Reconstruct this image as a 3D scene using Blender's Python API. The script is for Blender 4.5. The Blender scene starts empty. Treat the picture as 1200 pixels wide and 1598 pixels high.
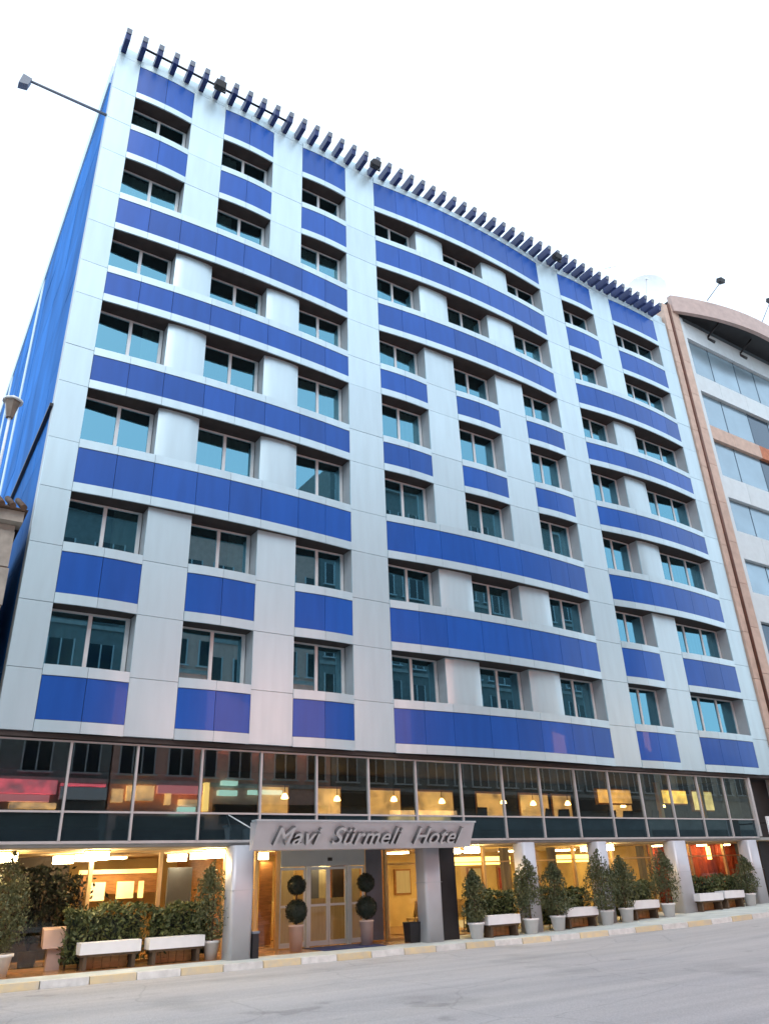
import bpy, math, random
from mathutils import Matrix, Vector
random.seed(7)
R = math.radians
sc = bpy.context.scene
col = sc.collection

# ------------------------------------------------------------------ camera
cam_d = bpy.data.cameras.new('camera')
cam = bpy.data.objects.new('camera', cam_d)
col.objects.link(cam)
cam_d.sensor_fit = 'HORIZONTAL'
cam_d.sensor_width = 36.0
cam_d.lens = 36.0 * 1189.86 / 1200.0
cam_d.clip_end = 2000
YAW, PITCH, ROLL = 0.5841916, 0.4494773, -0.0382679
f_ = Vector((math.sin(YAW) * math.cos(PITCH), math.cos(YAW) * math.cos(PITCH), math.sin(PITCH)))
r_ = Vector((math.cos(YAW), -math.sin(YAW), 0))
u_ = r_.cross(f_)
c_, s_ = math.cos(ROLL), math.sin(ROLL)
rx, ux = c_ * r_ + s_ * u_, -s_ * r_ + c_ * u_
cam.matrix_world = Matrix(((rx.x, ux.x, -f_.x, 0), (rx.y, ux.y, -f_.y, 0), (rx.z, ux.z, -f_.z, 0), (0, 0, 0, 1)))
sc.camera = cam

# ------------------------------------------------------------------ sky, sun, exposure
SUN_EL, SUN_AZ = R(50), R(205)          # azimuth measured clockwise from +Y: behind the viewer, to the left
w = bpy.data.worlds.new('World')
sc.world = w
w.use_nodes = True
nt = w.node_tree
nt.nodes.clear()
o = nt.nodes.new('ShaderNodeOutputWorld')
bg = nt.nodes.new('ShaderNodeBackground')
sky = nt.nodes.new('ShaderNodeTexSky')
sky.sky_type = 'NISHITA'
sky.sun_disc = False
sky.sun_elevation = SUN_EL
sky.sun_rotation = SUN_AZ
sky.air_density = 1.0
sky.dust_density = 2.0
mx = nt.nodes.new('ShaderNodeMixRGB')          # thin, even overcast over the blue
mx.inputs[0].default_value = 0.55
mx.inputs[2].default_value = (9.3, 10.8, 12.1, 1)
nt.links.new(sky.outputs[0], mx.inputs[1])
nt.links.new(mx.outputs[0], bg.inputs[0])
bg.inputs[1].default_value = 0.13
nt.links.new(bg.outputs[0], o.inputs[0])
sun_d = bpy.data.lights.new('sun', 'SUN')
sun_d.energy = 0.5
sun_d.angle = R(25)
sun_d.color = (1, 0.90, 0.80)
sun = bpy.data.objects.new('sun', sun_d)
col.objects.link(sun)
sd = Vector((math.sin(SUN_AZ) * math.cos(SUN_EL), math.cos(SUN_AZ) * math.cos(SUN_EL), math.sin(SUN_EL)))
sun.rotation_euler = sd.to_track_quat('Z', 'Y').to_euler()
sun.location = (0, -20, 60)
sc.view_settings.view_transform = 'Standard'
sc.view_settings.look = 'None'
sc.view_settings.gamma = 1
sc.view_settings.use_curve_mapping = False
sc.view_settings.exposure = 0.76
sc.cycles.use_denoising = True
sc.cycles.max_bounces = 8
sc.cycles.transparent_max_bounces = 12

# ------------------------------------------------------------------ materials
def mat(name, base, rough=0.5, metal=0.0, var=0.0, noise=0.0, nscale=3.0, bump=0.0, bscale=20.0, spec=0.5, coat=0.0, base2=None, stretch=None, rvar=0.0):
    m = bpy.data.materials.new(name)
    m.use_nodes = True
    n = m.node_tree.nodes
    L = m.node_tree.links
    b = n['Principled BSDF']
    b.inputs['Roughness'].default_value = rough
    b.inputs['Metallic'].default_value = metal
    b.inputs['Specular IOR Level'].default_value = spec
    b.inputs['Coat Weight'].default_value = coat
    b.inputs['Base Color'].default_value = (*base, 1)
    src = None
    tc = n.new('ShaderNodeTexCoord')
    vec = tc.outputs['Object']
    if stretch:
        mp = n.new('ShaderNodeMapping')
        mp.inputs['Scale'].default_value = stretch
        L.new(vec, mp.inputs['Vector'])
        vec = mp.outputs[0]
    if noise or base2:
        nz = n.new('ShaderNodeTexNoise')
        nz.inputs['Scale'].default_value = nscale
        nz.inputs['Detail'].default_value = 6
        L.new(vec, nz.inputs['Vector'])
        k = n.new('ShaderNodeMixRGB')
        c2 = base2 if base2 else tuple(c * (1 - noise) for c in base)
        c1 = base if base2 else tuple(min(1, c * (1 + noise)) for c in base)
        k.inputs[1].default_value = (*c1, 1)
        k.inputs[2].default_value = (*c2, 1)
        rp = n.new('ShaderNodeValToRGB')
        rp.color_ramp.elements[0].position = 0.3
        rp.color_ramp.elements[1].position = 0.7
        L.new(nz.outputs['Fac'], rp.inputs[0])
        L.new(rp.outputs[0], k.inputs[0])
        src = k.outputs[0]
        if rvar:
            ma = n.new('ShaderNodeMapRange')
            ma.inputs['To Min'].default_value = max(0.02, rough - rvar)
            ma.inputs['To Max'].default_value = rough + rvar
            L.new(nz.outputs['Fac'], ma.inputs['Value'])
            L.new(ma.outputs[0], b.inputs['Roughness'])
    if var:
        oi = n.new('ShaderNodeObjectInfo')
        mr = n.new('ShaderNodeMapRange')
        mr.inputs['To Min'].default_value = 1 - var
        mr.inputs['To Max'].default_value = 1 + var
        L.new(oi.outputs['Random'], mr.inputs['Value'])
        h = n.new('ShaderNodeHueSaturation')
        h.inputs['Color'].default_value = (*base, 1)
        if src:
            L.new(src, h.inputs['Color'])
        L.new(mr.outputs[0], h.inputs['Value'])
        src = h.outputs[0]
    if src:
        L.new(src, b.inputs['Base Color'])
    if bump:
        bz = n.new('ShaderNodeTexNoise')
        bz.inputs['Scale'].default_value = bscale
        bz.inputs['Detail'].default_value = 4
        L.new(vec, bz.inputs['Vector'])
        bp = n.new('ShaderNodeBump')
        bp.inputs['Strength'].default_value = bump
        bp.inputs['Distance'].default_value = 0.02
        L.new(bz.outputs['Fac'], bp.inputs['Height'])
        L.new(bp.outputs[0], b.inputs['Normal'])
    return m

def emit(name, c, s):
    m = bpy.data.materials.new(name)
    m.use_nodes = True
    b = m.node_tree.nodes['Principled BSDF']
    b.inputs['Base Color'].default_value = (0.8, 0.8, 0.8, 1)
    b.inputs['Emission Color'].default_value = (*c, 1)
    b.inputs['Emission Strength'].default_value = s
    return m

def uneven(m, scale, lo, hi):
    """vary the emission by noise, for glow painted on walls and for lit signs"""
    n = m.node_tree.nodes; L = m.node_tree.links
    b = n['Principled BSDF']
    k = b.inputs['Emission Strength'].default_value
    tc = n.new('ShaderNodeTexCoord')
    z = n.new('ShaderNodeTexNoise'); z.inputs['Scale'].default_value = scale; z.inputs['Detail'].default_value = 4
    L.new(tc.outputs['Object'], z.inputs['Vector'])
    r = n.new('ShaderNodeMapRange')
    r.inputs['From Min'].default_value = .32; r.inputs['From Max'].default_value = .68
    r.inputs['To Min'].default_value = k * lo; r.inputs['To Max'].default_value = k * hi
    L.new(z.outputs['Fac'], r.inputs['Value'])
    L.new(r.outputs[0], b.inputs['Emission Strength'])

def glass(name, through, tint, refl, rtint=(1, 1, 1), rough=0.01):
    """clear sheet: part of the light passes (through), part mirrors (refl), the rest is absorbed"""
    m = bpy.data.materials.new(name)
    m.use_nodes = True
    n = m.node_tree.nodes
    L = m.node_tree.links
    n.clear()
    out = n.new('ShaderNodeOutputMaterial')
    t = n.new('ShaderNodeBsdfTransparent')
    t.inputs[0].default_value = (*(through * c for c in tint), 1)
    g = n.new('ShaderNodeBsdfGlossy')
    g.inputs[0].default_value = (*rtint, 1)
    g.inputs['Roughness'].default_value = rough
    fr = n.new('ShaderNodeFresnel')
    fr.inputs[0].default_value = 1.5
    ma = n.new('ShaderNodeMath')
    ma.operation = 'ADD'
    ma.inputs[1].default_value = refl
    ma.use_clamp = True
    L.new(fr.outputs[0], ma.inputs[0])
    mix = n.new('ShaderNodeMixShader')
    geo = n.new('ShaderNodeNewGeometry')          # the sheet mirrors on its outer faces only
    inv = n.new('ShaderNodeMath')
    inv.operation = 'SUBTRACT'
    inv.inputs[0].default_value = 1
    L.new(geo.outputs['Backfacing'], inv.inputs[1])
    mu = n.new('ShaderNodeMath')
    mu.operation = 'MULTIPLY'
    L.new(ma.outputs[0], mu.inputs[0])
    L.new(inv.outputs[0], mu.inputs[1])
    L.new(mu.outputs[0], mix.inputs[0])
    L.new(t.outputs[0], mix.inputs[1])
    L.new(g.outputs[0], mix.inputs[2])
    L.new(mix.outputs[0], out.inputs[0])
    return m

def leafmat(name, c1, c2):
    m = mat(name, c1, rough=0.55, base2=c2, nscale=2.2)
    return m

M = dict(
    silver=mat('brushed_silver_cladding', (0.48, 0.62, 0.68), rough=0.36, metal=0.38, var=0.045, noise=0.045, nscale=1.6, stretch=(2.2, 2.2, .3), bump=0.05, bscale=0.9, rvar=0.05),
    silver_dk=mat('silver_reveal', (0.42, 0.46, 0.49), rough=0.5, metal=0.2, noise=0.05),
    blue=mat('blue_glazed_panel', (0.011, 0.080, 0.36), rough=0.34, var=0.11, noise=0.09, nscale=1.5, stretch=(2.5, 2.5, .35), spec=0.28, coat=0.08, bump=0.05, bscale=0.8),
    blueskylit=mat('skylit_blue_cladding', (0.022, 0.16, 0.50), rough=0.75, var=0.14, noise=0.28, nscale=0.5, spec=0.08, stretch=(1, 1, .5)),  # paler than the front blue: the side's extra skylight is put into the colour
    soffit=mat('dark_soffit', (0.042, 0.031, 0.028), rough=0.7, noise=0.2),
    alu=mat('white_aluminium', (0.62, 0.66, 0.68), rough=0.4, metal=0.2, noise=0.04),
    mull=mat('dull_mullion', (0.50, 0.475, 0.475), rough=0.45, metal=0.2, noise=0.06),
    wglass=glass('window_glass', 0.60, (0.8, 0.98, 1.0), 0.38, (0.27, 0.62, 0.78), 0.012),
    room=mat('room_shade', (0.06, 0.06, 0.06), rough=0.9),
    net=mat('net_curtain', (0.52, 0.52, 0.48), rough=0.9, noise=0.1),
    dglass=mat('dark_spandrel_glass', (0.07, 0.11, 0.13), rough=0.03, metal=0.8, noise=0.1),
    fin=mat('navy_fin_metal', (0.012, 0.028, 0.12), rough=0.42, var=0.15, spec=0.4, noise=0.1),
    fincap=mat('grey_fin_cap', (0.16, 0.19, 0.24), rough=0.5, noise=0.1),
    dark=mat('black_metal', (0.015, 0.015, 0.018), rough=0.5, noise=0.2),
    concrete=mat('pale_concrete', (0.40, 0.40, 0.39), rough=0.8, noise=0.12, bump=0.2),
    column=mat('column_cladding', (0.52, 0.52, 0.56), rough=0.42, metal=0.25, noise=0.05, nscale=2),
    canopy=mat('canopy_metal', (0.64, 0.62, 0.65), rough=0.45, metal=0.4, noise=0.05),
    letter=mat('letter_face', (0.60, 0.60, 0.62), rough=0.35, metal=0.3),
    letter_side=mat('letter_side', (0.10, 0.10, 0.105), rough=0.5),
    goldwall=mat('golden_wall', (0.60, 0.44, 0.17), rough=0.6, noise=0.15, nscale=1.5),
    wood=mat('orange_wood', (0.38, 0.18, 0.06), rough=0.45, noise=0.25, nscale=4, stretch=(1, 1, 6)),
    woodfloor=mat('warm_floor', (0.33, 0.17, 0.07), rough=0.25, noise=0.2),
    ceil=mat('warm_ceiling', (0.55, 0.42, 0.25), rough=0.7, noise=0.05),
    brass=mat('brass_frame', (0.80, 0.56, 0.28), rough=0.35, metal=0.6, noise=0.06),
    red=mat('red_curtain', (0.36, 0.05, 0.014), rough=0.7, noise=0.3),
    sheer=mat('pale_curtain', (0.55, 0.52, 0.36), rough=0.8, noise=0.12, nscale=3, stretch=(6, 6, .4)),
    bluegrey=mat('blue_grey_panel', (0.14, 0.16, 0.21), rough=0.6, noise=0.1),
    pot=mat('white_pot', (0.72, 0.70, 0.70), rough=0.55, noise=0.08),
    white=mat('white_paint', (0.78, 0.78, 0.80), rough=0.5, noise=0.05),
    kerbw=mat('kerb_white', (0.74, 0.74, 0.72), rough=0.75, base2=(0.56, 0.56, 0.54), nscale=6, var=0.06),
    kerby=mat('kerb_yellow', (0.72, 0.58, 0.33), rough=0.75, base2=(0.58, 0.52, 0.41), nscale=6, var=0.06),
    potpink=mat('pink_stone_pot', (0.55, 0.40, 0.36), rough=0.6, noise=0.1),
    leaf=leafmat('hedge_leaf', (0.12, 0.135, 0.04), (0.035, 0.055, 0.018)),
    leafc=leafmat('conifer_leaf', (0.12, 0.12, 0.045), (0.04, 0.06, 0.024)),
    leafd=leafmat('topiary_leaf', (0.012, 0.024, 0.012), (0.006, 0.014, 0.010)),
    bark=mat('bark', (0.10, 0.065, 0.04), rough=0.9, noise=0.3),
    soil=mat('soil', (0.03, 0.02, 0.015), rough=0.9),
    mat_blue=mat('blue_doormat', (0.02, 0.035, 0.12), rough=0.95, noise=0.2, nscale=30),
    stone=mat('old_stone', (0.33, 0.30, 0.26), rough=0.85, noise=0.25, bump=0.4, bscale=6),
    tile=mat('roof_tile', (0.10, 0.06, 0.04), rough=0.85, noise=0.35, var=0.2),
    pinkstone=mat('pink_stone', (0.50, 0.37, 0.30), rough=0.7, noise=0.12, var=0.05),
    cream=mat('cream_band', (0.54, 0.61, 0.64), rough=0.5, noise=0.05, var=0.03),
    nglass=mat('grey_blue_glass', (0.27, 0.38, 0.45), rough=0.16, metal=0.5, noise=0.10, nscale=0.8, var=0.1),
    nglassd=mat('dark_open_glass', (0.06, 0.10, 0.14), rough=0.06, metal=0.5),
    orange=mat('orange_brick', (0.45, 0.17, 0.09), rough=0.8, noise=0.2, nscale=6),
    pipe=mat('brown_pipe', (0.10, 0.035, 0.02), rough=0.5, noise=0.2),
    facia=mat('grey_pink_fascia', (0.44, 0.34, 0.31), rough=0.6, noise=0.1),
    dish=mat('pale_dish', (0.70, 0.76, 0.78), rough=0.5, noise=0.04),
    opp1=mat('opposite_grey_render', (0.22, 0.24, 0.24), rough=0.85, noise=0.15),
    opp2=mat('opposite_salmon_render', (0.78, 0.46, 0.38), rough=0.85, noise=0.12),
    opp3=mat('opposite_beige_render', (0.52, 0.48, 0.42), rough=0.85, noise=0.12),
    oppw=mat('opposite_window', (0.02, 0.03, 0.035), rough=0.1, spec=0.7),
    lampw=emit('warm_white_lamp', (1.0, 0.77, 0.42), 30.0),
    lampy=emit('yellow_cove_light', (1.0, 0.60, 0.12), 4.2),
    lampo=emit('orange_painted_glow', (1.0, 0.42, 0.07), 0.9),
    lampp=emit('added_pendant_glow', (1.0, 0.52, 0.15), 14.0),
    niche=emit('niche_glow', (1.0, 0.55, 0.10), 1.7),
    glowo2=emit('amber_painted_glow', (1.0, 0.55, 0.08), 1.3),
    lampd=emit('dim_painted_glow', (1.0, 0.42, 0.10), 0.52),
    glowd2=emit('straw_painted_glow', (1.0, 0.72, 0.25), 0.7),
    signr=emit('red_lit_sign', (1.0, 0.06, 0.10), 2.2),
    signo=emit('orange_shop_light', (1.0, 0.48, 0.12), 2.6),
    signr2=emit('pink_lit_sign', (1.0, 0.16, 0.16), 1.3),
    billboard=emit('backlit_billboard', (1.0, 0.38, 0.27), 5.5),
    billboard2=emit('orange_billboard', (1.0, 0.42, 0.12), 14.0),
    signg=emit('pale_green_lamp', (0.6, 1.0, 0.8), 2.2),
    mglass=glass('mezzanine_glass', 0.80, (0.90, 0.97, 0.94), 0.09, (0.85, 0.95, 0.95)),
    sglass=glass('shop_glass', 0.88, (1, 0.98, 0.94), 0.02),
)

for k_ in ('niche', 'lampo', 'glowo2', 'lampd', 'glowd2'): uneven(M[k_], 2.2, .35, 1.5)
for k_ in ('signr', 'signo'): uneven(M[k_], 1.1, .15, 1.7)
# ------------------------------------------------------------------ builders
class MB:
    def __init__(self):
        self.v, self.f, self.m, self.smooth = [], [], [], []
    def face(self, idx, m=0, s=False):
        self.f.append(idx); self.m.append(m); self.smooth.append(s)
    def box(self, x0, x1, y0, y1, z0, z1, m=0):
        n = len(self.v)
        self.v += [(x0, y0, z0), (x1, y0, z0), (x1, y1, z0), (x0, y1, z0), (x0, y0, z1), (x1, y0, z1), (x1, y1, z1), (x0, y1, z1)]
        for q in ((0, 3, 2, 1), (4, 5, 6, 7), (0, 1, 5, 4), (1, 2, 6, 5), (2, 3, 7, 6), (3, 0, 4, 7)):
            self.face([n + i for i in q], m)
        return self
    def hexa(self, pts, m=0):
        n = len(self.v)
        self.v += pts
        for q in ((0, 3, 2, 1), (4, 5, 6, 7), (0, 1, 5, 4), (1, 2, 6, 5), (2, 3, 7, 6), (3, 0, 4, 7)):
            self.face([n + i for i in q], m)
        return self
    def strip(self, x0, x1, yf, th, z0, z1, n=4, m=0):
        """panel that follows the plan curve yf(x); th is its depth (number or function giving the back y)"""
        k = len(self.v)
        for i in range(n + 1):
            x = x0 + (x1 - x0) * i / n
            y = yf(x)
            yb = th(x) if callable(th) else y + th
            self.v += [(x, y, z0), (x, yb, z0), (x, yb, z1), (x, y, z1)]
        for i in range(n):
            a, b = k + 4 * i, k + 4 * i + 4
            self.face([a + 1, a + 2, b + 2, b + 1], m)
            self.face([a + 3, b + 3, b + 2, a + 2], m)
            self.face([a, a + 1, b + 1, b], m)
        self.face([k, k + 3, k + 2, k + 1], m)
        e = k + 4 * n
        self.face([e, e + 1, e + 2, e + 3], m)
        k2 = len(self.v)          # the front keeps its own vertices so that only it shades smoothly
        for i in range(n + 1):
            self.v += [self.v[k + 4 * i], self.v[k + 4 * i + 3]]
        for i in range(n):
            a = k2 + 2 * i
            self.face([a, a + 2, a + 3, a + 1], m, n > 1)
        return self
    def tube(self, p, q, r0, r1=None, n=10, m=0, caps=True):
        p, q = Vector(p), Vector(q)
        r1 = r0 if r1 is None else r1
        d = (q - p).normalized()
        a = d.orthogonal().normalized()
        b = d.cross(a)
        k = len(self.v)
        for c, r in ((p, r0), (q, r1)):
            for i in range(n):
                t = 2 * math.pi * i / n
                self.v.append(tuple(c + a * (r * math.cos(t)) + b * (r * math.sin(t))))
        for i in range(n):
            j = (i + 1) % n
            self.face([k + i, k + j, k + n + j, k + n + i], m, True)
        if caps:
            self.face([k + i for i in reversed(range(n))], m)
            self.face([k + n + i for i in range(n)], m)
        return self
    def lathe(self, cx, cy, prof, n=20, m=0, sq=False):
        k = len(self.v)
        for r, z in prof:
            for i in range(n):
                t = 2 * math.pi * (i + 0.5) / n
                self.v.append((cx + r * math.cos(t), cy + r * math.sin(t), z))
        for j in range(len(prof) - 1):
            for i in range(n):
                a = k + j * n + i
                b = k + j * n + (i + 1) % n
                self.face([a, b, b + n, a + n], m, not sq)
        self.face([k + i for i in reversed(range(n))], m)
        self.face([k + (len(prof) - 1) * n + i for i in range(n)], m)
        return self
    def build(self, name, mats, parent=None, loc=None):
        if not isinstance(mats, (list, tuple)):
            mats = [mats]
        base = Vector((0, 0, 0))
        if loc is not None:
            base = Vector(loc)
        elif parent is not None:
            base = parent['_w'] and Vector(parent['_w'])
        me = bpy.data.meshes.new(name)
        me.from_pydata([tuple(Vector(p) - base) for p in self.v], [], self.f)
        for mm in mats:
            me.materials.append(mm)
        me.polygons.foreach_set('material_index', self.m)
        me.polygons.foreach_set('use_smooth', self.smooth)
        me.update()
        ob = bpy.data.objects.new(name, me)
        col.objects.link(ob)
        if parent is not None:
            ob.parent = parent
            ob.location = base - Vector(parent['_w'])
        else:
            ob.location = base
        ob['_w'] = list(base)
        return ob

def box(name, m, parent, *b, loc=None):
    return MB().box(*b).build(name, m, parent, loc)

def tag(ob, label, cat, group=None):
    ob['label'] = label
    ob['category'] = cat
    if group:
        ob['group'] = group
    return ob

def empty(name, loc, label=None, cat=None, group=None):
    e = bpy.data.objects.new(name, None)
    e.empty_display_size = 0.3
    col.objects.link(e)
    e.location = loc
    e['_w'] = list(loc)
    if label:
        tag(e, label, cat, group)
    return e

def kids(o):
    return [c for c in col.objects if c.parent == o]

def copy_tree(root, loc, label, scale=None, rz=None):
    r = root.copy(); col.objects.link(r)
    r.location = loc
    if rz is not None: r.rotation_euler = (0, 0, rz)
    if scale is not None: r.scale = scale
    r['label'] = label
    for c in kids(root):
        d = c.copy(); col.objects.link(d); d.parent = r
        for g in kids(c):
            h = g.copy(); col.objects.link(h); h.parent = d
    return r

def structure(ob):
    ob['kind'] = 'structure'
    return ob

# ------------------------------------------------------------------ ground
def gz(x):
    """pavement height: level, then climbing to the right"""
    t = x - 17.0
    return -1.64 + (0.0 if t < 0 else min(0.0265 * t * t / (t + 1.6), 1.2))
def kerb_y(x):
    pts = [(-60, 19.2), (4, 19.15), (12, 18.95), (17, 18.75), (20, 18.15), (23, 17.55), (27, 17.3), (60, 16.6), (140, 15)]
    for (a, ya), (b, yb) in zip(pts, pts[1:]):
        if x <= b:
            t = max(0, (x - a) / (b - a))
            return ya + (yb - ya) * t
    return 15
ROADD = 0.13
def sheet(name, m, xs, y0, y1, dz, ny=1):
    b = MB()
    for x in xs:
        for j in range(ny + 1):
            a = y0(x) if callable(y0) else y0
            c = y1(x) if callable(y1) else y1
            b.v.append((x, a + (c - a) * j / ny, gz(x) + dz))
    for i in range(len(xs) - 1):
        for j in range(ny):
            k = i * (ny + 1) + j
            b.face([k, k + ny + 1, k + ny + 2, k + 1], 0, True)
    return structure(b.build(name, m))

road_m = mat('worn_pale_asphalt', (0.50, 0.475, 0.45), rough=0.8, base2=(0.42, 0.405, 0.40), nscale=0.55, bump=0.35, bscale=60, stretch=(0.35, 1.6, 1), spec=0.3)
# tyre streaks, fine grit and a few sealed patches over the broad variation
n = road_m.node_tree.nodes; L = road_m.node_tree.links
b_ = n['Principled BSDF']
src = b_.inputs['Base Color'].links[0].from_socket
tc = n.new('ShaderNodeTexCoord')
g1 = n.new('ShaderNodeTexNoise'); g1.inputs['Scale'].default_value = 55; g1.inputs['Detail'].default_value = 3
L.new(tc.outputs['Object'], g1.inputs['Vector'])
mp = n.new('ShaderNodeMapping'); mp.inputs['Scale'].default_value = (0.06, 1.3, 1)
L.new(tc.outputs['Object'], mp.inputs['Vector'])
g2 = n.new('ShaderNodeTexNoise'); g2.inputs['Scale'].default_value = 1.4; g2.inputs['Detail'].default_value = 8
L.new(mp.outputs[0], g2.inputs['Vector'])
g3 = n.new('ShaderNodeTexNoise'); g3.inputs['Scale'].default_value = 0.33; g3.inputs['Detail'].default_value = 5
L.new(tc.outputs['Object'], g3.inputs['Vector'])
def rng(node_out, lo, hi, a, b):
    r = n.new('ShaderNodeMapRange')
    r.inputs['From Min'].default_value = lo; r.inputs['From Max'].default_value = hi
    r.inputs['To Min'].default_value = a; r.inputs['To Max'].default_value = b
    L.new(node_out, r.inputs['Value'])
    return r.outputs[0]
m1 = n.new('ShaderNodeMath'); m1.operation = 'MULTIPLY'
L.new(rng(g1.outputs['Fac'], 0.3, 0.7, 0.78, 1.16), m1.inputs[0])
L.new(rng(g2.outputs['Fac'], 0.35, 0.65, 0.92, 1.07), m1.inputs[1])
m2 = n.new('ShaderNodeMath'); m2.operation = 'MULTIPLY'
L.new(m1.outputs[0], m2.inputs[0])
L.new(rng(g3.outputs['Fac'], 0.36, 0.46, 0.82, 1.0), m2.inputs[1])
wv = n.new('ShaderNodeTexNoise'); wv.inputs['Scale'].default_value = 1.1; wv.inputs['Detail'].default_value = 5
L.new(tc.outputs['Object'], wv.inputs['Vector'])
wm_ = n.new('ShaderNodeMixRGB'); wm_.inputs[0].default_value = 0.28
L.new(tc.outputs['Object'], wm_.inputs[1]); L.new(wv.outputs['Color'], wm_.inputs[2])
vo = n.new('ShaderNodeTexVoronoi'); vo.feature = 'DISTANCE_TO_EDGE'; vo.inputs['Scale'].default_value = 0.42
L.new(wm_.outputs[0], vo.inputs['Vector'])
m3 = n.new('ShaderNodeMath'); m3.operation = 'MULTIPLY'
L.new(m2.outputs[0], m3.inputs[0])
L.new(rng(vo.outputs['Distance'], 0.0, 0.010, 0.84, 1.0), m3.inputs[1])
g4 = n.new('ShaderNodeTexNoise'); g4.inputs['Scale'].default_value = 0.9; g4.inputs['Detail'].default_value = 3
L.new(tc.outputs['Object'], g4.inputs['Vector'])
m4 = n.new('ShaderNodeMath'); m4.operation = 'MULTIPLY'
L.new(m3.outputs[0], m4.inputs[0])
L.new(rng(g4.outputs['Fac'], 0.27, 0.33, 0.78, 1.0), m4.inputs[1])
m2 = m4
vm = n.new('ShaderNodeVectorMath'); vm.operation = 'SCALE'
L.new(src, vm.inputs[0]); L.new(m2.outputs[0], vm.inputs['Scale'])
L.new(vm.outputs[0], b_.inputs['Base Color'])

xs = [-400, -200, -100, -60, -30, -10, 0, 5, 10, 15, 16, 17, 18, 19, 20, 21, 22, 24, 26, 28, 30, 34, 40, 50, 62, 90, 150, 300, 500]
sheet('ground', M['concrete'], xs, -400, 400, -ROADD - 0.03)
sheet('road', road_m, xs, 1.2, lambda x: kerb_y(x) - 0.0, -ROADD, 6)
pave_m = mat('pale_pavement', (0.52, 0.56, 0.53), rough=0.75, noise=0.15, nscale=1.6, bump=0.2, bscale=14)
xp = [x for x in xs if -30 <= x <= 90]
pavement = sheet('pavement', pave_m, xp, lambda x: kerb_y(x) + 0.16, 34, 0.0)
opp_pave = sheet('far_pavement', pave_m, xp, -6, 1.0, 0.0)
x = -6.0; i = 0
while x < 52:
    ln = 0.98
    a, c = x + 0.012, x + ln - 0.012
    j = random.uniform(-0.006, 0.006)
    p = [(a, kerb_y(a) + j, gz(a) - ROADD - 0.05), (c, kerb_y(c) + j, gz(c) - ROADD - 0.05), (c, kerb_y(c) + 0.155, gz(c) - ROADD - 0.05), (a, kerb_y(a) + 0.155, gz(a) - ROADD - 0.05)]
    q = [(a, kerb_y(a) + j + 0.02, gz(a) + 0.012), (c, kerb_y(c) + j + 0.02, gz(c) + 0.012), (c, kerb_y(c) + 0.155, gz(c) + 0.012), (a, kerb_y(a) + 0.155, gz(a) + 0.012)]
    k = MB().hexa(p + q).build('kerb_stone', M['kerby'] if i % 2 else M['kerbw'], pavement)
    x += ln; i += 1

# ------------------------------------------------------------------ the hotel
H = empty('hotel_building', (17.5, 20.0, -1.64), 'tall hotel with blue panel bands, silver cladding and glazed lower floors', 'hotel')
ZT = [27.77, 24.36, 20.96, 17.71, 14.45, 11.24, 8.08, 4.80]
ZB = [26.35, 23.20, 19.86, 16.83, 13.55, 10.14, 6.93, 3.73]
FY = 20.0
BOT = 3.46
TOP = 28.08
SEC = [dict(c=[(3.02, 5.13), (6.42, 8.51), (9.82, 11.86)], cont={2, 3, 4, 5}, b=0.20),
       dict(c=[(13.29, 15.47), (16.95, 19.22), (20.76, 22.94)], cont={0, 1, 2, 5, 6, 7}, b=0.26),
       dict(c=[(24.39, 26.70), (28.18, 31.82)], cont={2, 3, 4, 5}, b=0.24)]
PIL = [(2.20, 3.02), (11.86, 13.29), (22.94, 24.39), (31.82, 32.92)]
G = 0.007
def splits(a, b):
    n = 3 if b - a > 3 else 2
    return [a + (b - a) * i / n for i in range(n + 1)]
def head(k): return ZB[k] - 0.28
def sill(k): return ZT[k] + 0.27          # sill strip top above row k
def joint(k): return ZT[k] + 0.14

def rowpanels(xsplit, yf, k):
    top_row = k == 0
    zs = TOP if top_row else sill(k)
    for a, c in zip(xsplit, xsplit[1:]):
        MB().strip(a + G, c - G, lambda x: yf(x), 0.035, ZB[k] + G, ZT[k] - G, 4).build('blue_panel', M['blue'], H)
        MB().strip(a + G * .6, c - G * .6, lambda x: yf(x) - 0.018, 0.05, head(k), ZB[k] - 0.004, 4).build('lintel_panel', M['silver'], H)
        MB().strip(a + G * .6, c - G * .6, lambda x: yf(x) - 0.018, 0.05, ZT[k] + 0.004, zs, 4).build('coping_panel' if top_row else 'sill_panel', M['silver'], H)

def flatpanels(a, c, z0, z1):
    """flat silver pier between z0 and z1, jointed at window heads and sills"""
    js = sorted([head(k) for k in range(8)] + [joint(k) for k in range(8)])
    zz = [z0] + [j for j in js if z0 + 0.15 < j < z1 - 0.15] + [z1]
    for p, q in zip(zz, zz[1:]):
        dy = random.uniform(-0.004, 0.004)
        box('silver_panel', M['silver'], H, a + 0.004, c - 0.004, FY + dy, FY + 0.05, p + G, q - G)
    box('pier', M['silver_dk'], H, a + 0.012, c - 0.012, FY + 0.055, FY + 0.62, z0, z1)

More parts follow.
